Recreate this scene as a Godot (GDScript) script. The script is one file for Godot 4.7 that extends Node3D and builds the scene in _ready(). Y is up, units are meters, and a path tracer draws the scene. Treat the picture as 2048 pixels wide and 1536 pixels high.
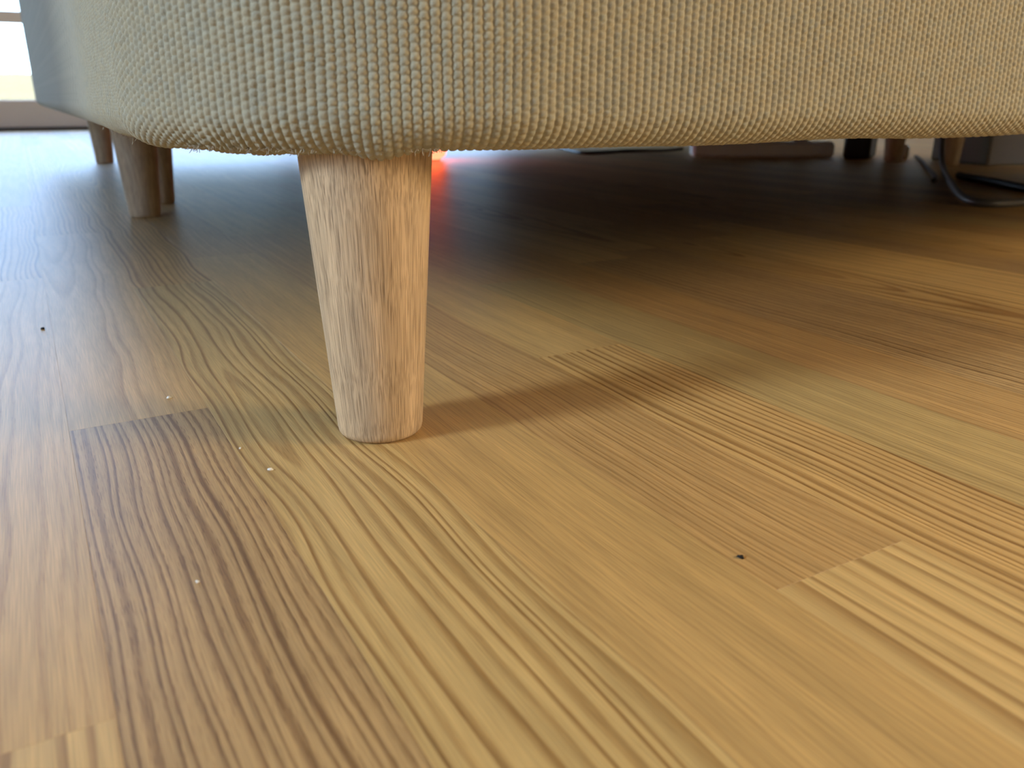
extends Node3D

# Axes: x runs along the front of the sofa, -z along its left side (and along the floor strips), y up.
# The foot of the front left leg stands at the origin.

var rng := RandomNumberGenerator.new()
var noise := FastNoiseLite.new()
var noise_cell := FastNoiseLite.new()

const STRIP := 0.0587          # width of one parquet strip
const STRIP_ORIGIN := -0.0612  # x of one strip edge
const ROOM_LEFT := -2.4
const ROOM_RIGHT := 3.2
const ROOM_BACK := -3.95
const ROOM_FRONT := 1.9
const ROOM_HIGH := 2.5

# ------------------------------------------------------------------ helpers

func meta(o: Node, label := "", category := "", group := "", kind := "") -> Node:
	if label: o.set_meta("label", label)
	if category: o.set_meta("category", category)
	if group: o.set_meta("group", group)
	if kind: o.set_meta("kind", kind)
	return o

func obj(called: String, mesh: Mesh, mat: Material, parent: Node = self) -> MeshInstance3D:
	var o := MeshInstance3D.new()
	o.name = called
	o.mesh = mesh
	if mat: o.material_override = mat
	o.cast_shadow = GeometryInstance3D.SHADOW_CASTING_SETTING_ON
	parent.add_child(o, true)
	return o

func thing(called: String, at: Vector3, turn := 0.0) -> Node3D:
	var o := Node3D.new()
	o.name = called
	o.position = at
	o.rotation.y = turn
	add_child(o, true)
	return o

func start() -> SurfaceTool:
	var st := SurfaceTool.new()
	st.begin(Mesh.PRIMITIVE_TRIANGLES)
	return st

func quad(st: SurfaceTool, a: Vector3, b: Vector3, c: Vector3, d: Vector3) -> void:
	# a b c d counter-clockwise seen from outside
	var n := (b - a).cross(c - a).normalized()
	for p in [a, c, b, a, d, c]:
		st.set_normal(n)
		st.add_vertex(p)

# a box with chamfered edges
func add_box(st: SurfaceTool, lo: Vector3, hi: Vector3, e := 0.002) -> void:
	e = minf(e, 0.45 * minf(hi.x - lo.x, minf(hi.y - lo.y, hi.z - lo.z)))
	var mid := (lo + hi) * 0.5
	var h := (hi - lo) * 0.5
	for ax in 3:
		var u := (ax + 1) % 3
		var v := (ax + 2) % 3
		for s in [-1.0, 1.0]:
			var pts: Array[Vector3] = []
			for c in [[-1, -1], [1, -1], [1, 1], [-1, 1]]:
				var p := mid
				p[ax] += s * h[ax]
				p[u] += c[0] * (h[u] - e)
				p[v] += c[1] * (h[v] - e)
				pts.append(p)
			if s > 0: quad(st, pts[0], pts[1], pts[2], pts[3])
			else: quad(st, pts[3], pts[2], pts[1], pts[0])
		# edges that run along this axis
		for su in [-1.0, 1.0]:
			for sv in [-1.0, 1.0]:
				var q: Array[Vector3] = []
				for k in 4:
					var p := mid
					p[ax] += (-1.0 if k == 0 or k == 3 else 1.0) * (h[ax] - e)
					p[u] += su * (h[u] - (e if k >= 2 else 0.0))
					p[v] += sv * (h[v] - (0.0 if k >= 2 else e))
					q.append(p)
				if su * sv > 0: quad(st, q[3], q[2], q[1], q[0])
				else: quad(st, q[0], q[1], q[2], q[3])
	for sx in [-1.0, 1.0]:
		for sy in [-1.0, 1.0]:
			for sz in [-1.0, 1.0]:
				var s := Vector3(sx, sy, sz)
				var a := mid + s * (h - Vector3(0, e, e))
				var b := mid + s * (h - Vector3(e, 0, e))
				var c := mid + s * (h - Vector3(e, e, 0))
				var n := s.normalized()
				var order := [a, c, b] if sx * sy * sz > 0 else [a, b, c]
				for p in order:
					st.set_normal(n)
					st.add_vertex(p)

func box_mesh(lo: Vector3, hi: Vector3, e := 0.002) -> ArrayMesh:
	var st := start()
	add_box(st, lo, hi, e)
	return st.commit()

# a solid of revolution: profile points (radius, height) from the bottom up
func lathe(profile: PackedVector2Array, sides := 48, turns := 1.0) -> ArrayMesh:
	var st := start()
	st.set_smooth_group(0)
	var length := 0.0
	var at := PackedFloat32Array([0.0])
	for i in range(1, profile.size()):
		length += profile[i].distance_to(profile[i - 1])
		at.append(length)
	for i in profile.size():
		for k in sides + 1:
			var t := TAU * k / sides
			st.set_uv(Vector2(turns * k / sides, at[i] / maxf(length, 1e-6)))
			st.add_vertex(Vector3(cos(t) * profile[i].x, profile[i].y, sin(t) * profile[i].x))
	for i in profile.size() - 1:
		for k in sides:
			var a := i * (sides + 1) + k
			var b := a + 1
			var c := a + sides + 1
			var d := c + 1
			for n in [a, b, c, b, d, c]: st.add_index(n)
	st.generate_normals()
	return st.commit()

# a round cord along a smooth path
func tube(points: PackedVector3Array, r: float, sides := 10, steps := 8) -> ArrayMesh:
	var curve := Curve3D.new()
	for i in points.size():
		var back := points[maxi(i - 1, 0)]
		var fore := points[mini(i + 1, points.size() - 1)]
		var tangent := (fore - back) / 6.0
		curve.add_point(points[i], -tangent, tangent)
	curve.bake_interval = 0.004
	var n := points.size() * steps
	var long := curve.get_baked_length()
	var st := start()
	st.set_smooth_group(0)
	for i in n + 1:
		var p := curve.sample_baked(long * i / n, true)
		var q := curve.sample_baked(minf(long, long * i / n + 0.002), true)
		var o := curve.sample_baked(maxf(0.0, long * i / n - 0.002), true)
		var dir := (q - o).normalized()
		var side := dir.cross(Vector3.UP if absf(dir.y) < 0.9 else Vector3.RIGHT).normalized()
		var up := side.cross(dir).normalized()
		for k in sides:
			var t := TAU * k / sides
			st.add_vertex(p + (side * cos(t) + up * sin(t)) * r)
	for i in n:
		for k in sides:
			var a := i * sides + k
			var b := i * sides + (k + 1) % sides
			var c := a + sides
			var d := b + sides
			for m in [a, c, b, b, c, d]: st.add_index(m)
	for k in range(1, sides - 1):
		for m in [0, k, k + 1]: st.add_index(m)
		for m in [n * sides, n * sides + k + 1, n * sides + k]: st.add_index(m)
	st.generate_normals()
	return st.commit()

func plain(c: Color, rough := 0.6, metal := 0.0) -> StandardMaterial3D:
	var m := StandardMaterial3D.new()
	m.albedo_color = c
	m.roughness = rough
	m.metallic = metal
	return m

func image_from(bytes: PackedByteArray, w: int, h: int) -> ImageTexture:
	return ImageTexture.create_from_image(Image.create_from_data(w, h, false, Image.FORMAT_RGB8, bytes))

# ------------------------------------------------------------------ wood

# One board of flat-sawn wood: growth rings round (cx, y0) in millimetres, stretched along the board.
# d: seed, pale, deep (colours), cx, y0, stretch, depth, space (mm between rings), contrast, pores
func board_texture(d: Dictionary, w := 288, h := 1024) -> ImageTexture:
	noise.seed = d.seed
	var pale: Color = d.pale
	var deep: Color = d.deep
	var cx: float = d.cx
	var y0: float = d.y0
	var stretch: float = d.stretch
	var depth: float = d.depth
	var space: float = d.space
	var contrast: float = d.contrast
	var pores: float = d.pores
	var sat: float = d.sat
	var bytes := PackedByteArray()
	bytes.resize(w * h * 3)
	var at := 0
	for j in h:
		var y := 900.0 * j / h
		var sway := noise.get_noise_2d(y * 0.006, 11.0) * 2.6
		var dep := depth + sat * tanh(stretch * (y - y0) / sat)
		for i in w:
			var x := 58.7 * i / w
			var bend := sway + noise.get_noise_2d(x * 0.035, y * 0.009) * 1.3
			var r := sqrt((x - cx + bend) * (x - cx + bend) + dep * dep) / space
			r += noise.get_noise_1d(r * 0.45) * 0.5
			var t := r - floorf(r)
			var ring := floorf(r)
			var strong := 0.72 + 0.38 * noise.get_noise_1d(ring * 7.31 + 40.0)
			var late := smoothstep(0.42, 0.84, t) * (1.0 - smoothstep(0.86, 1.0, t))
			late = late * strong * contrast
			var fine := noise.get_noise_2d(x * 2.1, y * 0.03)
			var pore := noise.get_noise_2d(x * 3.6 + 300.0, y * 0.075)
			var broad := noise.get_noise_2d(x * 0.09 + 70.0, y * 0.006)
			var dark := clampf(late + pores * smoothstep(0.38, 0.75, pore) * (0.35 + 0.65 * smoothstep(0.3, 0.9, t)), 0.0, 1.0)
			var k := 1.0 + 0.085 * fine + 0.05 * broad
			bytes[at] = int(clampf(lerpf(pale.r, deep.r, dark) * k, 0.0, 1.0) * 255.0)
			bytes[at + 1] = int(clampf(lerpf(pale.g, deep.g, dark) * k, 0.0, 1.0) * 255.0)
			bytes[at + 2] = int(clampf(lerpf(pale.b, deep.b, dark) * k, 0.0, 1.0) * 255.0)
			at += 3
	return image_from(bytes, w, h)

func board(seed_: int, pale: Color, deep: Color, cx: float, y0: float, stretch: float, depth: float, space: float, contrast: float, pores: float, sat := 40.0) -> StandardMaterial3D:
	var tex := board_texture({"seed": seed_, "pale": pale, "deep": deep, "cx": cx, "y0": y0, "stretch": stretch, "depth": depth, "space": space, "contrast": contrast, "pores": pores, "sat": sat})
	var m := StandardMaterial3D.new()
	m.albedo_texture = tex
	m.albedo_color = Color(1.0, 0.985, 0.93)
	m.roughness = 0.46
	m.metallic_specular = 0.5
	m.heightmap_enabled = true
	m.heightmap_texture = tex
	m.heightmap_scale = 0.002
	return m

# a strip of parquet with eased edges, lying from b0 (near) to b1 (far), b = -z
func add_plank(st: SurfaceTool, x0: float, b0: float, b1: float, flip_u: bool, flip_v: bool, offset := 0.0) -> void:
	var gap := 0.00001
	var e := 0.00005
	var lo := x0 + gap
	var hi := x0 + STRIP - gap
	var za := -(b0 + gap)
	var zb := -(b1 - gap)
	var low := -0.012
	var rows := [[0.0, low], [0.0, -e], [e, 0.0]]
	var rings := []
	for r in rows:
		rings.append([Vector3(lo + r[0], r[1], za - r[0]), Vector3(hi - r[0], r[1], za - r[0]), Vector3(hi - r[0], r[1], zb + r[0]), Vector3(lo + r[0], r[1], zb + r[0])])
	var faces := []
	for i in 2:
		for k in 4:
			faces.append([rings[i][k], rings[i][(k + 1) % 4], rings[i + 1][(k + 1) % 4], rings[i + 1][k]])
	faces.append([rings[2][0], rings[2][1], rings[2][2], rings[2][3]])
	for f in faces:
		var n: Vector3 = (f[1] - f[0]).cross(f[2] - f[0]).normalized()
		for k in [0, 2, 1, 0, 3, 2]:
			var p: Vector3 = f[k]
			var u := (p.x - x0) / STRIP
			var v := (-p.z - b0) / 0.9 + offset
			st.set_normal(n)
			st.set_uv(Vector2(1.0 - u if flip_u else u, 1.0 - v if flip_v else v))
			st.add_vertex(p)

func floor_of_planks() -> void:
	var fl := thing("floor", Vector3.ZERO)
	meta(fl, "glossy pale oak parquet floor laid in narrow strips under the sofa", "floor", "", "structure")
	obj("subfloor", box_mesh(Vector3(ROOM_LEFT - 0.1, -0.1, ROOM_BACK - 0.12), Vector3(ROOM_RIGHT + 0.1, -0.0115, ROOM_FRONT + 0.1), 0.001), plain(Color(0.45, 0.36, 0.25), 0.9), fl)
	var straw := Color(0.785, 0.66, 0.445)
	var own := {
		"dusk": board(3, Color(0.73, 0.60, 0.42), Color(0.46, 0.335, 0.205), -70.0, 300.0, 0.03, 6.0, 3.6, 0.9, 0.8),
		"arch": board(21, straw, Color(0.53, 0.385, 0.21), 19.0, 510.0, 0.10, 0.0, 4.6, 0.85, 0.25, 7.0),
		"calm": board(9, Color(0.775, 0.63, 0.41), Color(0.60, 0.46, 0.28), -140.0, 300.0, 0.02, 8.0, 3.0, 0.28, 0.30),
		"bold": board(14, Color(0.835, 0.695, 0.47), Color(0.60, 0.45, 0.27), -55.0, 200.0, 0.04, 8.0, 7.5, 0.75, 0.12),
		"tight": board(30, Color(0.755, 0.605, 0.40), Color(0.54, 0.395, 0.225), 110.0, 300.0, 0.03, 8.0, 3.4, 0.6, 0.35),
		"lined": board(41, Color(0.79, 0.64, 0.42), Color(0.52, 0.37, 0.20), 95.0, 250.0, 0.035, 5.0, 4.4, 0.9, 0.30),
		"grey": board(52, Color(0.74, 0.625, 0.42), Color(0.56, 0.45, 0.28), -200.0, 300.0, 0.01, 5.0, 2.6, 0.55, 0.30),
		"knot": board(63, Color(0.77, 0.63, 0.42), Color(0.55, 0.40, 0.23), 34.0, 260.0, 0.09, 2.0, 5.4, 0.8, 0.35),
		"swept": board(74, Color(0.80, 0.655, 0.44), Color(0.57, 0.42, 0.24), 12.0, 1200.0, 0.05, 0.0, 4.8, 0.4, 0.25),
	}
	var all := own.values()
	# the strips that lie nearest, each with the joints it has: strip number -> [near end, far end, wood]
	var laid := {
		-3: [[-0.62, -0.05, "lined"], [-0.05, 0.55, "bold"]],
		-2: [[-0.85, -0.138, "bold"], [-0.138, 0.44, "swept"]],
		-1: [[-0.78, 0.0657, "dusk"], [0.0657, 0.68, "swept"]],
		0: [[-0.46, 0.36, "arch"]],
		1: [[-0.37, 0.47, "calm"]],
		2: [[-0.90, -0.177, "bold"], [-0.177, 0.58, "tight"]],
		3: [[-0.70, 0.055, "lined"], [0.055, 0.70, "calm"]],
		4: [[-0.52, 0.24, "grey"]],
		5: [[-0.35, 0.38, "tight"]],
	}
	rng.seed = 77
	var rest := {}
	var cam := Vector3(-0.117, 0.1388, 0.322)
	var fore := Vector3(0.4955, 0, -0.8686)
	var side := Vector3(0.8686, 0, 0.4955)
	var first := int(floor((ROOM_LEFT - STRIP_ORIGIN) / STRIP))
	var last := int(ceil((ROOM_RIGHT - STRIP_ORIGIN) / STRIP))
	for k in range(first, last):
		var x0 := STRIP_ORIGIN + STRIP * k
		var spans: Array = laid.get(k, []).duplicate()
		var near := 0.0
		var far := 0.0
		if spans.is_empty():
			near = rng.randf_range(-0.4, 0.1)
			far = near
		else:
			near = spans[0][0]
			far = spans[-1][1]
		while near > -ROOM_FRONT:
			var l := rng.randf_range(0.42, 0.85)
			spans.append([maxf(near - l, -ROOM_FRONT), near, own.keys()[rng.randi() % own.size()]])
			near -= l
		while far < -ROOM_BACK:
			var l := rng.randf_range(0.42, 0.85)
			spans.append([far, minf(far + l, -ROOM_BACK), own.keys()[rng.randi() % own.size()]])
			far += l
		for s in spans:
			if s[1] - s[0] < 0.02:
				continue
			var wood: StandardMaterial3D = own[s[2]]
			var fu := rng.randf() < 0.5 and not laid.has(k)
			var fv := rng.randf() < 0.5 and not laid.has(k)
			var seen := false
			for t in [0.0, 0.25, 0.5, 0.75, 1.0]:
				var p := Vector3(x0 + STRIP * 0.5, 0, -lerpf(s[0], s[1], t)) - cam
				var z := p.dot(fore)
				if z > 0.1 and z < 4.2 and absf(p.dot(side)) < z * 0.66 + 0.06:
					seen = true
			if seen:
				var st := start()
				add_plank(st, x0, s[0], s[1], fu, fv)
				obj("plank", st.commit(), wood, fl)
			else:
				if not rest.has(wood): rest[wood] = start()
				add_plank(rest[wood], x0, s[0], s[1], fu, fv)
	var joined := ArrayMesh.new()
	for wood in rest:
		rest[wood].commit(joined)
		joined.surface_set_material(joined.get_surface_count() - 1, wood)
	var o := obj("planks_beyond", joined, null, fl)
	o.set_meta("kind", "stuff")

# oak with short dark pores, for the turned legs
func leg_wood() -> StandardMaterial3D:
	noise.seed = 5
	var w := 1024
	var h := 512
	var bytes := PackedByteArray()
	bytes.resize(w * h * 3)
	var pale := Color(0.80, 0.685, 0.535)
	var deep := Color(0.46, 0.37, 0.27)
	var at := 0
	for j in h:
		var y := 122.0 * j / h
		for i in w:
			var a := TAU * i / w
			var cx := cos(a) * 22.0
			var cz := sin(a) * 22.0
			var sway := noise.get_noise_2d(y * 0.02, 3.0) * 2.0
			var fine := noise.get_noise_3d(cx * 2.4 + sway, y * 0.03, cz * 2.4)
			var pore := noise.get_noise_3d(cx * 5.4 + 90.0 + sway, y * 0.03, cz * 5.4)
			var broad := noise.get_noise_3d(cx * 0.16, y * 0.02, cz * 0.16)
			var dark := clampf(0.75 * smoothstep(0.1, 0.6, pore) + 0.25 * smoothstep(0.0, 0.7, fine), 0.0, 1.0)
			var k := 1.0 + 0.05 * fine + 0.07 * broad
			bytes[at] = int(clampf(lerpf(pale.r, deep.r, dark) * k, 0.0, 1.0) * 255.0)
			bytes[at + 1] = int(clampf(lerpf(pale.g, deep.g, dark) * k, 0.0, 1.0) * 255.0)
			bytes[at + 2] = int(clampf(lerpf(pale.b, deep.b, dark) * k, 0.0, 1.0) * 255.0)
			at += 3
	var tex := image_from(bytes, w, h)
	var m := StandardMaterial3D.new()
	m.albedo_texture = tex
	m.roughness = 0.62
	m.heightmap_enabled = true
	m.heightmap_texture = tex
	m.heightmap_scale = 0.02
	return m

# ------------------------------------------------------------------ sofa

const UNDER := 0.12      # height of the underside
const ROLL := 0.014      # radius with which the cover turns under
const TOP := 0.41

# plan of a section: counter-clockwise list of [point (x, b), outward normal, arc length], starting on the left side at its far end
func outline(lo: Vector2, hi: Vector2, r_near: float, r_far: float, step: float) -> Array:
	var pts := []
	var corners := [
		[Vector2(lo.x + r_near, lo.y + r_near), r_near, PI], [Vector2(hi.x - r_near, lo.y + r_near), r_near, 1.5 * PI],
		[Vector2(hi.x - r_far, hi.y - r_far), r_far, 0.0], [Vector2(lo.x + r_far, hi.y - r_far), r_far, 0.5 * PI],
	]
	for c in 4:
		var mid: Vector2 = corners[c][0]
		var r: float = corners[c][1]
		var n := maxi(4, int(r * PI * 0.5 / step))
		for i in n + 1:
			var t: float = corners[c][2] + 0.5 * PI * i / n
			var d := Vector2(cos(t), sin(t))
			pts.append([mid + d * r, d])
	return pts

# the weave: columns of short raised stitches, neighbouring columns half a stitch out of step
func weave(u: float, v: float) -> float:
	var col := floorf(u)
	var fu := u - col - 0.5
	var jit := noise_cell.get_noise_2d(col * 9.7, 3.0) * 0.1
	v += 0.5 * fposmod(col, 2.0) + jit
	var row := floorf(v)
	var fv := v - row - 0.5
	var own := 0.85 + 0.16 * noise_cell.get_noise_2d(col * 7.3, row * 5.1)
	var cu := maxf(0.0, 1.0 - pow(absf(fu) * 2.12, 2.6))
	var cv := maxf(0.0, 1.0 - pow(absf(fv) * 2.06, 3.2))
	return cu * (0.2 + 0.8 * cv * own)

const PITCH_U := 0.0036
const PITCH_V := 0.0029

# the close part of the cover, each stitch in relief. path(s) gives point and normal
func woven_cover(lo: Vector2, hi: Vector2, r: float, side_to: float, front_to: float, y_top: float) -> ArrayMesh:
	var nu := 8
	var nv := 6
	var long_side := side_to - (lo.y + r)
	var arc := r * PI * 0.5
	var long_front := front_to - (lo.x + r)
	var total := long_side + arc + long_front
	var cols := int(total / PITCH_U) * nu
	var wall := y_top - (UNDER + ROLL)
	var turn := deg_to_rad(118.0)
	var tall := wall + ROLL * turn
	var rows := int(tall / PITCH_V) * nv
	var vs := PackedVector3Array()
	var cs := PackedColorArray()
	var uvs := PackedVector2Array()
	var ix := PackedInt32Array()
	vs.resize((cols + 1) * (rows + 1))
	cs.resize(vs.size())
	uvs.resize(vs.size())
	var lip := long_side + r * deg_to_rad(62.0)
	var at := 0
	for i in cols + 1:
		var s := total * i / cols
		var p: Vector2
		var n: Vector2
		if s < long_side:
			p = Vector2(lo.x, side_to - s)
			n = Vector2(-1, 0)
		elif s < long_side + arc:
			var t := PI + (s - long_side) / r
			n = Vector2(cos(t), sin(t))
			p = Vector2(lo.x + r, lo.y + r) + n * r
		else:
			p = Vector2(lo.x + r + s - long_side - arc, lo.y)
			n = Vector2(0, -1)
		var out := Vector3(n.x, 0, -n.y)
		var u := s / PITCH_U
		var col := floorf(u)
		# cloth is not perfectly flat
		for j in rows + 1:
			var t := tall * j / rows
			var base := Vector3(p.x, y_top - t, -p.y)
			var dir := out
			if t > wall:
				var phi := (t - wall) / ROLL
				dir = out * cos(phi) + Vector3.DOWN * sin(phi)
				base = Vector3(p.x, UNDER + ROLL, -p.y) - out * ROLL + dir * ROLL
			var v := t / PITCH_V + noise_cell.get_noise_2d(s * 20.0, t * 14.0) * 0.14
			var uu := u + noise_cell.get_noise_2d(s * 14.0 + 50.0, t * 22.0) * 0.1
			var h := weave(uu, v)
			var taut := 1.0 if n.x > -0.999 else smoothstep(0.33, 0.08, p.y)   # the cloth is drawn smooth along the side
			var soft := taut * noise.get_noise_2d(s * 9.0, t * 9.0) * 0.0011
			if t > wall:
				var sag := 0.0028 * exp(-pow((s - lip) / 0.010, 2.0)) + 0.0016 * exp(-pow((s - lip + 0.062) / 0.022, 2.0)) * (0.6 + 0.8 * noise_cell.get_noise_2d(s * 400.0, 5.0))
				base += (Vector3.DOWN * 0.9 + out * 0.4) * sag * smoothstep(wall, wall + ROLL * 1.3, t)
			vs[at] = base + dir * (h * 0.0011 * taut + soft)
			var tone := 0.92 + 0.09 * noise_cell.get_noise_2d(floorf(uu) * 3.3 + 7.0, floorf(v + 0.5 * fposmod(col, 2.0)) * 4.1) + 0.10 * noise_cell.get_noise_2d(uu * 9.0, v * 5.0)
			var warm := 0.05 * noise_cell.get_noise_2d(floorf(uu) * 1.7 + 91.0, floorf(v) * 2.9)
			cs[at] = Color(tone + warm, tone, tone - warm * 1.4)
			uvs[at] = Vector2(s / 0.05, t / 0.05)
			at += 1
	ix.resize(cols * rows * 6)
	at = 0
	for i in cols:
		for j in rows:
			var a := i * (rows + 1) + j
			var b := a + rows + 1
			ix[at] = a; ix[at + 1] = a + 1; ix[at + 2] = b
			ix[at + 3] = b; ix[at + 4] = a + 1; ix[at + 5] = b + 1
			at += 6
	var arrays := []
	arrays.resize(Mesh.ARRAY_MAX)
	arrays[Mesh.ARRAY_VERTEX] = vs
	arrays[Mesh.ARRAY_COLOR] = cs
	arrays[Mesh.ARRAY_TEX_UV] = uvs
	arrays[Mesh.ARRAY_INDEX] = ix
	var st := SurfaceTool.new()
	st.create_from_arrays(arrays)
	st.generate_normals()
	return st.commit()

# the cover of a whole section as a plain skin, from the turned-under hem to the rounded top; where close is given, that stretch is left to woven_cover
func cover(lo: Vector2, hi: Vector2, r_near: float, r_far: float, close := {}) -> ArrayMesh:
	var pts := outline(lo, hi, r_near, r_far, 0.012)
	# finer stretches so that the close part can be cut out exactly
	var ring := []
	for i in pts.size():
		ring.append(pts[i])
		var p: Vector2 = pts[i][0]
		var q: Vector2 = pts[(i + 1) % pts.size()][0]
		if not close.is_empty():
			if i == pts.size() - 1: ring.append([Vector2(lo.x, close.side_to), Vector2(-1, 0)])
			if p.distance_to(q) > 0.5 and is_equal_approx(p.y, lo.y): ring.append([Vector2(close.front_to, lo.y), Vector2(0, -1)])
	var prof := []   # [inset, height, normal out, normal up]
	for k in 7:
		var phi := deg_to_rad(118.0 * (6 - k) / 6.0)
		prof.append([ROLL * (1.0 - cos(phi)), UNDER + ROLL - ROLL * sin(phi), cos(phi), -sin(phi)])
	if not close.is_empty():
		prof.append([0.0, close.top, 1.0, 0.0])
	var big := 0.045
	for k in 9:
		var phi := PI * 0.5 * k / 8.0
		prof.append([big * (1.0 - cos(phi)), TOP - big + big * sin(phi), cos(phi), sin(phi)])
	var st := start()
	var along := 0.0
	for i in ring.size():
		var a = ring[i]
		var b = ring[(i + 1) % ring.size()]
		var ap: Vector2 = a[0]
		var bp: Vector2 = b[0]
		var step := ap.distance_to(bp)
		if step < 1e-6: continue
		var down := 0.0
		for j in prof.size() - 1:
			var p0 = prof[j]
			var p1 = prof[j + 1]
			var dt := Vector2(p0[0], p0[1]).distance_to(Vector2(p1[0], p1[1]))
			var skip := false
			if not close.is_empty() and float(p1[1]) <= float(close.top) + 1e-5:
				var m := (ap + bp) * 0.5
				skip = (m.x < lo.x + r_near + 1e-4 and m.y < close.side_to) or (m.y < lo.y + r_near and m.x < close.front_to)
			if not skip:
				var c := []
				for e in [[a, p0, along, down], [b, p0, along + step, down], [b, p1, along + step, down + dt], [a, p1, along, down + dt]]:
					var pt: Vector2 = e[0][0]
					var nn: Vector2 = e[0][1]
					var q: Vector2 = pt - nn * float(e[1][0])
					c.append([Vector3(q.x, e[1][1], -q.y), Vector3(nn.x * e[1][2], e[1][3], -nn.y * e[1][2]), Vector2(e[2] / 0.0288, e[3] / 0.0232)])
				for k in [0, 2, 1, 0, 3, 2]:
					st.set_normal(c[k][1])
					st.set_uv(c[k][2])
					st.add_vertex(c[k][0])
			down += dt
		along += step
	# the flat top
	var poly := PackedVector2Array()
	for e in ring: poly.append(e[0] - e[1] * big)
	var tri := Geometry2D.triangulate_polygon(poly)
	for k in range(0, tri.size(), 3):
		var a := poly[tri[k]]
		var b := poly[tri[k + 1]]
		var c := poly[tri[k + 2]]
		if (b - a).cross(c - a) > 0.0:
			var s := b; b = c; c = s
		for p in [a, b, c]:
			st.set_normal(Vector3.UP)
			st.set_uv(Vector2(p.x / 0.0288, p.y / 0.0232))
			st.add_vertex(Vector3(p.x, TOP, -p.y))
	return st.commit()

func lining(lo: Vector2, hi: Vector2, r_near: float, r_far: float) -> ArrayMesh:
	var st := start()
	var pts := outline(lo, hi, r_near, r_far, 0.012)
	var poly := PackedVector2Array()
	for e in pts: poly.append(e[0] - e[1] * 0.016)
	var tri := Geometry2D.triangulate_polygon(poly)
	for up in [0, 1]:
		for k in range(0, tri.size(), 3):
			var a := poly[tri[k]]
			var b := poly[tri[k + 1]]
			var c := poly[tri[k + 2]]
			if ((b - a).cross(c - a) > 0.0) == (up == 1):
				var s := b; b = c; c = s
			for p in [a, b, c]:
				st.set_normal(Vector3.UP if up else Vector3.DOWN)
				st.add_vertex(Vector3(p.x, UNDER + 0.0025 + 0.004 * up, -p.y))
	return st.commit()

func weave_texture(height: bool) -> ImageTexture:
	var n := 192
	var bytes := PackedByteArray()
	bytes.resize(n * n * 3)
	noise_cell.seed = 8
	var at := 0
	for j in n:
		for i in n:
			var u := 8.0 * i / n
			var v := 8.0 * j / n
			var col := floorf(u)
			var fu := u - col - 0.5
			var vv := v + 0.5 * fposmod(col, 2.0)
			var row := fposmod(floorf(vv), 8.0)
			var fv := vv - floorf(vv) - 0.5
			var h := maxf(0.0, 1.0 - pow(absf(fu) * 2.1, 2.6)) * (0.38 + 0.62 * maxf(0.0, 1.0 - pow(absf(fv) * 2.05, 3.2)))
			if height:
				var b := int(h * 255.0)
				bytes[at] = b; bytes[at + 1] = b; bytes[at + 2] = b
			else:
				var tone := 0.95 + 0.10 * noise_cell.get_noise_2d(col * 33.0, row * 41.0)
				var b := int(clampf(tone, 0.0, 1.0) * 255.0)
				bytes[at] = b; bytes[at + 1] = b; bytes[at + 2] = b
			at += 3
	return image_from(bytes, n, n)

func leg_mesh() -> ArrayMesh:
	var r0 := 0.0184
	var r1 := 0.0273
	var high := UNDER + 0.012
	var prof := PackedVector2Array([Vector2(0.0, 0.0), Vector2(r0 - 0.0035, 0.0), Vector2(r0 - 0.0016, 0.0004), Vector2(r0 - 0.0004, 0.0017), Vector2(r0, 0.0036)])
	for k in range(1, 13):
		prof.append(Vector2(lerpf(r0, r1, k / 12.0), lerpf(0.0036, high, k / 12.0)))
	return lathe(prof, 72)

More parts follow.
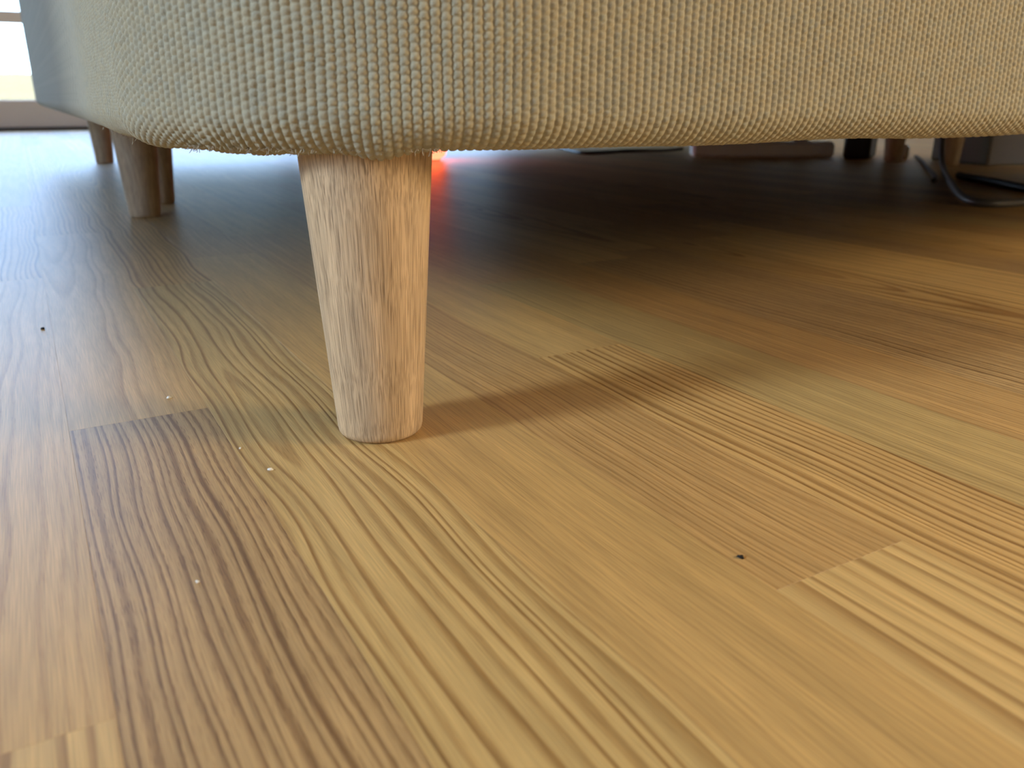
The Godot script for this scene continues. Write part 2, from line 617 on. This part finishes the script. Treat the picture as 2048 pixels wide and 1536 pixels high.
func sofas() -> void:
	var weave_mat := plain(Color(0.645, 0.615, 0.52), 0.92)
	weave_mat.vertex_color_use_as_albedo = true
	weave_mat.rim_enabled = true
	weave_mat.rim = 0.5
	weave_mat.rim_tint = 0.7
	var skin := plain(Color(0.645, 0.615, 0.52), 0.92)
	skin.albedo_texture = weave_texture(false)
	skin.heightmap_enabled = true
	skin.heightmap_texture = weave_texture(true)
	skin.heightmap_scale = 0.01
	skin.rim_enabled = true
	skin.rim = 0.5
	skin.rim_tint = 0.7
	var under := plain(Color(0.16, 0.155, 0.15), 0.95)
	var oak := leg_wood()
	var leg := leg_mesh()
	noise.seed = 12
	noise_cell.seed = 4
	# the body, its legs in two rows of pairs
	var lo := Vector2(-0.079, -0.054)
	var hi := Vector2(1.672, 1.84)
	var r := 0.13
	var a := thing("sofa", Vector3.ZERO)
	meta(a, "large beige woven fabric sofa with a rounded corner on tapered oak legs", "sofa")
	var patch := {"side_to": 0.34, "front_to": 0.50, "top": 0.205}
	obj("upholstery", cover(lo, hi, r, 0.11, patch), skin, a)
	obj("woven_skirt", woven_cover(lo, hi, r, patch.side_to, patch.front_to, patch.top), weave_mat, a)
	obj("underside_lining", lining(lo, hi, r, 0.11), under, a)
	for p in [Vector2(0, 0), Vector2(0.0, 0.792), Vector2(0.036, 0.926), Vector2(0.036, 1.773), Vector2(1.59, 0.0), Vector2(1.59, 0.792), Vector2(1.59, 0.93), Vector2(1.59, 1.773)]:
		var l := obj("leg", leg, oak, a)
		l.position = Vector3(p.x, 0, -p.y)
		l.rotation.y = 1.1 + p.x * 2.0 + p.y * 3.0
	# frayed ends of yarn that hang from the hem
	rng.seed = 19
	var st := start()
	for k in 150:
		var t := rng.randf()
		var c := Vector2(lo.x + r, lo.y + r)
		var p: Vector2
		var n: Vector2
		if k < 95:
			var g := PI + PI * 0.5 * (0.27 + 0.30 * t)
			n = Vector2(cos(g), sin(g))
			p = c + n * (r - 0.006)
		elif k < 140:
			var g := PI + deg_to_rad(lerpf(54.0, 72.0, t))
			n = Vector2(cos(g), sin(g))
			p = c + n * (r - 0.006)
		else:
			n = Vector2(-1, 0)
			p = Vector2(lo.x + 0.006, lerpf(0.08, 0.3, t))
		var from := Vector3(p.x, UNDER + 0.0012, -p.y)
		var len := rng.randf_range(0.001, 0.003)
		var go := Vector3(n.x * rng.randf_range(-0.2, 0.9) + rng.randf_range(-0.9, 0.9), rng.randf_range(-0.75, -0.1), -n.y * rng.randf_range(-0.2, 0.9) + rng.randf_range(-0.9, 0.9)).normalized()
		var mid := from + go * len * 0.6 + Vector3(rng.randf_range(-1, 1), rng.randf_range(-1, 0.5), rng.randf_range(-1, 1)) * 0.0008
		var tip := mid + (go + Vector3(rng.randf_range(-1, 1), rng.randf_range(-0.8, 0.9), rng.randf_range(-1, 1))).normalized() * len * 0.5
		strand(st, [from, mid, tip], 0.00018)
	var fray := obj("frayed_yarn", st.commit(), plain(Color(0.66, 0.61, 0.52), 0.95), a)
	fray.set_meta("kind", "stuff")
func strand(st: SurfaceTool, pts: Array, r: float) -> void:
	for i in pts.size() - 1:
		var a: Vector3 = pts[i]
		var b: Vector3 = pts[i + 1]
		var d := (b - a).normalized()
		var s := d.cross(Vector3(0.3, 0.9, 0.2)).normalized()
		var t := s.cross(d)
		for k in 3:
			var o := (s * cos(TAU * k / 3.0) + t * sin(TAU * k / 3.0)) * r
			var q := (s * cos(TAU * (k + 1) / 3.0) + t * sin(TAU * (k + 1) / 3.0)) * r
			quad(st, a + o, a + q, b + q * 0.7, b + o * 0.7)

# ------------------------------------------------------------------ room

func wall_with_opening(called: String, axis_x: bool, at: float, out: float, from: float, to: float, o0: float, o1: float, y0: float, y1: float, mat: Material) -> void:
	# a wall of thickness |out| whose inner face lies at x (or z) = at, with an opening from o0 to o1, y0 to y1
	var w := thing(called, Vector3.ZERO)
	meta(w, "", "", "", "structure")
	for piece in [["left_of_opening", from, o0, 0.0, ROOM_HIGH], ["right_of_opening", o1, to, 0.0, ROOM_HIGH], ["above_opening", o0, o1, y1, ROOM_HIGH], ["below_opening", o0, o1, 0.0, y0]]:
		if piece[2] - piece[1] < 0.01 or piece[4] - piece[3] < 0.01: continue
		var lo := Vector3(minf(at, at + out), piece[3], piece[1]) if axis_x else Vector3(piece[1], piece[3], minf(at, at + out))
		var hi := Vector3(maxf(at, at + out), piece[4], piece[2]) if axis_x else Vector3(piece[2], piece[4], maxf(at, at + out))
		obj("wall_panel", box_mesh(lo, hi, 0.001), mat, w)

func glass() -> StandardMaterial3D:
	var m := plain(Color(0.95, 0.98, 0.98, 0.06), 0.03)
	m.transparency = BaseMaterial3D.TRANSPARENCY_ALPHA
	return m

func window(called: String, label: String, axis_x: bool, at: float, o0: float, o1: float, y0: float, y1: float, bottom: float, bars: Array, mullions: Array, frame_mat: Material) -> void:
	var w := thing(called, Vector3.ZERO)
	meta(w, label, "window", "", "structure")
	var b := 0.07
	var parts := [["frame", o0, o1, y1 - b, y1], ["frame", o0, o0 + b, y0 + bottom, y1 - b], ["frame", o1 - b, o1, y0 + bottom, y1 - b], ["bottom_rail", o0, o1, y0, y0 + bottom]]
	for m in mullions: parts.append(["mullion", m - 0.04, m + 0.04, y0 + bottom, y1 - b])
	for m in bars: parts.append(["glazing_bar", o0 + b, o1 - b, m[0], m[1]])
	for p in parts:
		var lo := Vector3(at - 0.03, p[3], p[1]) if axis_x else Vector3(p[1], p[3], at - 0.03)
		var hi := Vector3(at + 0.03, p[4], p[2]) if axis_x else Vector3(p[2], p[4], at + 0.03)
		if p[0] == "glazing_bar":
			lo += Vector3(0.008, 0, 0) if axis_x else Vector3(0, 0, 0.008)
			hi -= Vector3(0.008, 0, 0) if axis_x else Vector3(0, 0, 0.008)
		obj(p[0], box_mesh(lo, hi, 0.004), frame_mat, w)
	var edges := [o0 + b]
	for m in mullions: edges.append_array([m - 0.04, m + 0.04])
	edges.append(o1 - b)
	for k in range(0, edges.size(), 2):
		var lo := Vector3(at - 0.003, y0 + bottom, edges[k]) if axis_x else Vector3(edges[k], y0 + bottom, at - 0.003)
		var hi := Vector3(at + 0.003, y1 - b, edges[k + 1]) if axis_x else Vector3(edges[k + 1], y1 - b, at + 0.003)
		obj("pane", box_mesh(lo, hi, 0.0005), glass(), w)

func room() -> void:
	var paint := plain(Color(0.76, 0.735, 0.69), 0.9)
	var n := NoiseTexture2D.new()
	n.width = 256
	n.height = 256
	n.seamless = true
	n.noise = FastNoiseLite.new()
	n.noise.frequency = 0.06
	n.as_normal_map = true
	n.bump_strength = 1.5
	paint.normal_enabled = true
	paint.normal_texture = n
	paint.uv1_triplanar = true
	paint.uv1_scale = Vector3(3, 3, 3)
	wall_with_opening("wall_back", false, ROOM_BACK, -0.2, ROOM_LEFT, ROOM_RIGHT, -1.7, 2.3, 0.0, 1.95, paint)
	wall_with_opening("wall_left", true, ROOM_LEFT, -0.2, ROOM_BACK - 0.2, ROOM_FRONT + 0.2, -0.62, 0.85, 0.5, 1.9, paint)
	wall_with_opening("wall_front", false, ROOM_FRONT, 0.2, ROOM_LEFT, ROOM_RIGHT, 1.3, 2.5, 1.0, 2.1, paint)
	var r := obj("wall_right", box_mesh(Vector3(ROOM_RIGHT, 0, ROOM_BACK - 0.2), Vector3(ROOM_RIGHT + 0.2, ROOM_HIGH, ROOM_FRONT + 0.2), 0.001), paint)
	meta(r, "", "", "", "structure")
	var c := obj("ceiling", box_mesh(Vector3(ROOM_LEFT - 0.2, ROOM_HIGH, ROOM_BACK - 0.2), Vector3(ROOM_RIGHT + 0.2, ROOM_HIGH + 0.2, ROOM_FRONT + 0.2), 0.001), paint)
	meta(c, "", "", "", "structure")
	var frame_mat := plain(Color(0.90, 0.84, 0.81), 0.5)
	window("window_1", "wide terrace window with a low grey bottom rail behind the sofa", false, ROOM_BACK - 0.03, -1.7, 2.3, 0.012, 1.95, 0.113, [[0.430, 0.475]], [-0.75, 1.05], frame_mat)
	var white := plain(Color(0.86, 0.86, 0.85), 0.4)
	window("window_2", "white framed window in the left wall beside the sofa", true, ROOM_LEFT - 0.1, -0.62, 0.85, 0.5, 1.9, 0.07, [], [], white)
	window("window_3", "white framed window in the wall facing the sofa front", false, ROOM_FRONT + 0.1, 1.3, 2.5, 1.0, 2.1, 0.07, [], [1.9], white)
	var t := obj("trim_1", box_mesh(Vector3(-1.7, 0.0, ROOM_BACK - 0.10), Vector3(2.3, 0.012, ROOM_BACK + 0.02), 0.003), plain(Color(0.27, 0.25, 0.24), 0.5))
	meta(t, "dark threshold strip on the floor under the terrace window", "trim", "", "structure")

func outdoors() -> void:
	var straw := plain(Color(0.68, 0.52, 0.19), 0.95)
	var tex := NoiseTexture2D.new()
	tex.width = 512
	tex.height = 512
	tex.seamless = true
	tex.noise = FastNoiseLite.new()
	tex.noise.frequency = 0.03
	var ramp := Gradient.new()
	ramp.set_color(0, Color(0.78, 0.72, 0.52))
	ramp.set_color(1, Color(1.0, 0.97, 0.86))
	tex.color_ramp = ramp
	straw.albedo_texture = tex
	straw.uv1_triplanar = true
	straw.uv1_scale = Vector3(0.5, 0.5, 0.5)
	# a meadow that rises gently behind the terrace window
	var st := start()
	st.set_smooth_group(0)
	noise.seed = 31
	var nx := 48
	var nz := 40
	for j in nz + 1:
		for i in nx + 1:
			var x := lerpf(-22.0, 26.0, float(i) / nx)
			var d := lerpf(0.0, 24.0, float(j) / nz)
			st.add_vertex(Vector3(x, -0.06 + 0.58 * smoothstep(3.0, 15.0, d) + noise.get_noise_2d(x * 0.5, d * 0.5) * 0.05 * smoothstep(1.0, 4.0, d), ROOM_BACK - 0.25 - d))
	for j in nz:
		for i in nx:
			var a := j * (nx + 1) + i
			var b := a + nx + 1
			for k in [a, b, a + 1, a + 1, b, b + 1]: st.add_index(k)
	st.generate_normals()
	var m := obj("meadow", st.commit(), straw)
	meta(m, "sunlit yellow grass outside beyond the terrace window", "grass", "", "structure")

# a low paper lantern that stands to the right of the picture and warms the sofa front
func lantern() -> void:
	var o := thing("floor_lamp", Vector3(1.30, 0, 0.95))
	meta(o, "round warm white paper floor lamp standing on the parquet facing the sofa front", "lamp")
	var steel := plain(Color(0.55, 0.54, 0.52), 0.35, 0.9)
	obj("base", lathe(PackedVector2Array([Vector2(0, 0), Vector2(0.12, 0), Vector2(0.125, 0.006), Vector2(0.12, 0.016), Vector2(0.012, 0.024), Vector2(0.0, 0.024)]), 40), steel, o)
	obj("pole", lathe(PackedVector2Array([Vector2(0, 0.02), Vector2(0.009, 0.02), Vector2(0.009, 0.34), Vector2(0.0, 0.34)]), 16), steel, o)
	var glow := plain(Color(1.0, 0.96, 0.88), 0.7)
	glow.emission_enabled = true
	glow.emission = Color(1.0, 0.90, 0.72)
	glow.emission_energy_multiplier = 1.2
	var ball := PackedVector2Array()
	for k in 33: ball.append(Vector2((0.215 + (0.004 if k % 2 else 0.0)) * sin(PI * k / 32.0), 0.54 - 0.215 * cos(PI * k / 32.0)))
	obj("lamp_shade", lathe(ball, 40), glow, o)
	var l := OmniLight3D.new()
	l.name = "floor_lamp_bulb"
	l.position = Vector3(0, 0.54, 0)
	l.light_color = Color(1.0, 0.90, 0.72)
	l.light_energy = 1.45
	l.light_size = 0.2
	l.omni_range = 12.0
	l.omni_attenuation = 2.0
	l.shadow_enabled = true
	o.add_child(l)

# ------------------------------------------------------------------ small things

func power_strip() -> void:
	var o := thing("power_strip", Vector3(1.45, 0, -1.195), deg_to_rad(-58.0))
	o.rotation.y = 0.0
	o.look_at_from_position(o.position, o.position + Vector3(-0.315, 0, -0.192).cross(Vector3.UP))
	meta(o, "white power strip lying on the floor under the back of the sofa", "power strip")
	var white := plain(Color(0.90, 0.89, 0.88), 0.4)
	var dark := plain(Color(0.06, 0.06, 0.06), 0.5)
	obj("body", box_mesh(Vector3(-0.17, 0, -0.026), Vector3(0.17, 0.036, 0.026), 0.006), white, o)
	for k in 4:
		var x := -0.115 + 0.07 * k
		var s := obj("socket", lathe(PackedVector2Array([Vector2(0.0, 0.030), Vector2(0.016, 0.030), Vector2(0.0165, 0.0385), Vector2(0.0205, 0.0385), Vector2(0.0212, 0.035)]), 24), white, o)
		s.position = Vector3(x, 0, 0)
	for k in [1, 3]:
		var x: float = -0.115 + 0.07 * k
		var p := obj("plug", lathe(PackedVector2Array([Vector2(0.0, 0.034), Vector2(0.015, 0.034), Vector2(0.0175, 0.05), Vector2(0.014, 0.07), Vector2(0.006, 0.078), Vector2(0.0, 0.078)]), 20), dark, o)
		p.position = Vector3(x, 0, 0)

func things_under() -> void:
	power_strip()
	var black := plain(Color(0.025, 0.025, 0.027), 0.5)
	var grey := plain(Color(0.36, 0.35, 0.34), 0.45)
	# thin dark lead along the floor to the power strip
	var lead := obj("cable", tube(PackedVector3Array([Vector3(1.25, 0.004, -1.86), Vector3(1.15, 0.004, -1.60), Vector3(1.115, 0.004, -1.47), Vector3(1.19, 0.004, -1.475), Vector3(1.27, 0.004, -1.49), Vector3(1.33, 0.006, -1.42), Vector3(1.355, 0.012, -1.372)]), 0.004), black)
	meta(lead, "thin dark cable lying on the floor, running into the power strip", "cable", "cables under the sofa")
	# black power adapter
	var ad := thing("power_adapter", Vector3(1.615, 0, -1.04), deg_to_rad(28.0))
	meta(ad, "black block-shaped power adapter standing on the floor beside the power strip", "adapter")
	obj("body", box_mesh(Vector3(-0.044, 0, -0.03), Vector3(0.044, 0.075, 0.03), 0.006), black, ad)
	obj("cord_stub", tube(PackedVector3Array([Vector3(0.044, 0.02, 0), Vector3(0.058, 0.02, 0), Vector3(0.07, 0.012, 0.004)]), 0.004), black, ad)
	# grey cable that loops out across the floor
	var loop := obj("cable", tube(PackedVector3Array([Vector3(1.47, 0.098, -0.745), Vector3(1.455, 0.072, -0.728), Vector3(1.43, 0.032, -0.705), Vector3(1.375, 0.009, -0.66), Vector3(1.21, 0.006, -0.537), Vector3(1.08, 0.006, -0.44), Vector3(1.0, 0.006, -0.375), Vector3(0.975, 0.006, -0.342), Vector3(0.99, 0.006, -0.318), Vector3(1.07, 0.006, -0.305), Vector3(1.2, 0.006, -0.28)]), 0.0052, 12), grey)
	meta(loop, "grey cable curving in a loop across the dark floor under the sofa", "cable", "cables under the sofa")
	var second := obj("cable", tube(PackedVector3Array([Vector3(1.70, 0.006, -0.95), Vector3(1.60, 0.006, -0.865), Vector3(1.44, 0.006, -0.74), Vector3(1.27, 0.006, -0.605), Vector3(1.20, 0.006, -0.56)]), 0.004), plain(Color(0.30, 0.28, 0.25), 0.5))
	meta(second, "dull brown cable end lying just left of the looping grey cable", "cable", "cables under the sofa")
	var third := obj("cable", tube(PackedVector3Array([Vector3(1.33, 0.006, -0.60), Vector3(1.30, 0.006, -0.56), Vector3(1.265, 0.006, -0.495), Vector3(1.21, 0.006, -0.405), Vector3(1.20, 0.006, -0.30)]), 0.006), black)
	meta(third, "thick black cable on the floor inside the bend of the grey cable", "cable", "cables under the sofa")
	# white charger
	var ch := thing("charger", Vector3(1.66, 0, -0.965), deg_to_rad(35.0))
	meta(ch, "small white charger plug lying on the floor between the black adapter and the sofa leg", "charger")
	var white := plain(Color(0.88, 0.87, 0.85), 0.35)
	obj("body", box_mesh(Vector3(-0.022, 0, -0.02), Vector3(0.022, 0.034, 0.02), 0.006), white, ch)
	for sgn in [-1, 1]:
		var pin := obj("pin", lathe(PackedVector2Array([Vector2(0, 0), Vector2(0.002, 0), Vector2(0.0024, 0.001), Vector2(0.0024, 0.018), Vector2(0.0, 0.019)]), 10), plain(Color(0.75, 0.74, 0.72), 0.25, 1.0), ch)
		pin.position = Vector3(0.009 * sgn, 0.033, 0.0)
	# beige box
	var bx := thing("storage_box", Vector3(1.80, 0, -0.79), deg_to_rad(-18.0))
	meta(bx, "dull beige cardboard box standing on the floor behind the looping cable", "box")
	var card := plain(Color(0.50, 0.45, 0.36), 0.85)
	obj("body", box_mesh(Vector3(-0.13, 0, -0.09), Vector3(0.13, 0.088, 0.09), 0.004), card, bx)
	obj("lid", box_mesh(Vector3(-0.133, 0.088, -0.093), Vector3(0.133, 0.108, 0.093), 0.004), card, bx)
	# orange night light
	var nl := thing("night_light", Vector3(0.70, 0, -1.470))
	meta(nl, "small glowing orange night light on the floor, half hidden behind the front sofa leg", "lamp")
	obj("base", lathe(PackedVector2Array([Vector2(0, 0), Vector2(0.014, 0), Vector2(0.015, 0.002), Vector2(0.0, 0.004)]), 32), plain(Color(0.85, 0.83, 0.8), 0.5), nl)
	var glow := plain(Color(1.0, 0.45, 0.25), 0.5)
	glow.emission_enabled = true
	glow.emission = Color(1.0, 0.49, 0.35)
	glow.emission_energy_multiplier = 2.8
	obj("lamp_shade", lathe(PackedVector2Array([Vector2(0, 0.003), Vector2(0.014, 0.003), Vector2(0.025, 0.012), Vector2(0.032, 0.040), Vector2(0.024, 0.068), Vector2(0.013, 0.080), Vector2(0.0, 0.083)]), 32), glow, nl)
	var l := OmniLight3D.new()
	l.name = "night_light_bulb"
	l.position = Vector3(0, 0.05, 0)
	l.light_color = Color(1.0, 0.34, 0.14)
	l.light_energy = 0.012
	l.light_size = 0.02
	l.omni_range = 12.0
	l.omni_attenuation = 2.0
	l.shadow_enabled = true
	nl.add_child(l)

func crumbs() -> void:
	var black := plain(Color(0.05, 0.04, 0.03), 0.8)
	var pale := plain(Color(0.93, 0.91, 0.86), 0.8)
	var list := [
		["crumb", Vector2(0.0602, -0.1582), 0.0009, black, "tiny black crumb on the parquet in front of the sofa, right of its leg", "crumbs on the floor"],
		["crumb", Vector2(-0.1252, 0.2626), 0.0013, black, "tiny dark crumb on the glossy bluish floor left of the sofa", "crumbs on the floor"],
		["crumb", Vector2(-0.0927, -0.0872), 0.0006, pale, "tiny white fleck lying on the brown strip left of the front leg, nearest the viewer", "crumbs on the floor"],
		["crumb", Vector2(-0.0534, -0.0183), 0.0009, pale, "tiny white fleck lying on the floor just in front of the front leg", "crumbs on the floor"],
		["crumb", Vector2(-0.0752, 0.0886), 0.0009, pale, "tiny white fleck lying just beyond the butt joint left of the front leg", "crumbs on the floor"],
		["crumb", Vector2(-0.0589, 0.009), 0.0006, pale, "tiny white fleck lying left of the front leg by the strip edge", "crumbs on the floor"],
	]
	rng.seed = 3
	for c in list:
		var st := start()
		st.set_smooth_group(0)
		var s := SphereMesh.new()
		s.radial_segments = 10
		s.rings = 6
		s.radius = 1.0
		s.height = 2.0
		var arr := s.get_mesh_arrays()
		var vs: PackedVector3Array = arr[Mesh.ARRAY_VERTEX]
		noise.seed = rng.randi() % 1000
		for i in vs.size():
			var v := vs[i]
			v *= 1.0 + 0.6 * noise.get_noise_3d(v.x * 0.9, v.y * 0.9, v.z * 0.9)
			vs[i] = Vector3(v.x * 1.3, maxf(v.y * 0.6, -0.35), v.z * 0.8) * float(c[2])
		arr[Mesh.ARRAY_VERTEX] = vs
		var am := ArrayMesh.new()
		am.add_surface_from_arrays(Mesh.PRIMITIVE_TRIANGLES, arr)
		var o := obj(c[0], am, c[3])
		o.position = Vector3(c[1].x, 0.35 * float(c[2]), -c[1].y)
		o.rotation.y = rng.randf() * TAU
		meta(o, c[4], "crumb", c[5])

# ------------------------------------------------------------------ scene

func _ready() -> void:
	var cam := Camera3D.new()
	cam.name = "camera"
	cam.position = Vector3(-0.117, 0.1388, 0.322)
	cam.rotation_degrees = Vector3(-19.21, -29.7, 0)
	cam.near = 0.01
	cam.far = 200.0
	var lens := CameraAttributesPhysical.new()
	lens.frustum_focal_length = 25.78
	lens.frustum_near = 0.01
	lens.frustum_far = 200.0
	lens.frustum_focus_distance = 0.36
	lens.exposure_aperture = 13.0
	cam.attributes = lens
	cam.fov = 49.93
	add_child(cam)
	cam.fov = 49.93

	var we := WorldEnvironment.new()
	we.name = "world"
	var env := Environment.new()
	env.background_mode = Environment.BG_SKY
	var sky := Sky.new()
	var ps := ProceduralSkyMaterial.new()
	ps.sky_top_color = Color(0.55, 0.72, 1.0)
	ps.sky_horizon_color = Color(0.78, 0.91, 1.0)
	ps.sky_curve = 0.25
	ps.ground_bottom_color = Color(0.45, 0.43, 0.38)
	ps.ground_horizon_color = Color(0.75, 0.74, 0.68)
	ps.sky_energy_multiplier = 2.6
	ps.ground_energy_multiplier = 1.0
	ps.sun_angle_max = 10.0
	sky.sky_material = ps
	env.sky = sky
	env.tonemap_mode = Environment.TONE_MAPPER_LINEAR
	env.tonemap_exposure = 1.10
	env.sdfgi_enabled = true
	env.ssao_enabled = true
	env.ssil_enabled = true
	we.environment = env
	add_child(we)

	# hazy sun, low on the left, through the window in the left wall
	var sun := DirectionalLight3D.new()
	sun.name = "sun"
	sun.light_color = Color(0.85, 0.925, 1.0)
	sun.light_energy = 0.98
	sun.light_angular_distance = 11.0
	sun.shadow_enabled = true
	add_child(sun)
	sun.look_at_from_position(Vector3.ZERO, Vector3(cos(deg_to_rad(25.0)), -sin(deg_to_rad(25.0)), 0.06))

	noise.noise_type = FastNoiseLite.TYPE_SIMPLEX_SMOOTH
	noise.fractal_type = FastNoiseLite.FRACTAL_NONE
	noise.frequency = 1.0
	noise_cell.noise_type = FastNoiseLite.TYPE_SIMPLEX_SMOOTH
	noise_cell.fractal_type = FastNoiseLite.FRACTAL_NONE
	noise_cell.frequency = 1.0

	room()
	outdoors()
	floor_of_planks()
	sofas()
	lantern()
	things_under()
	crumbs()
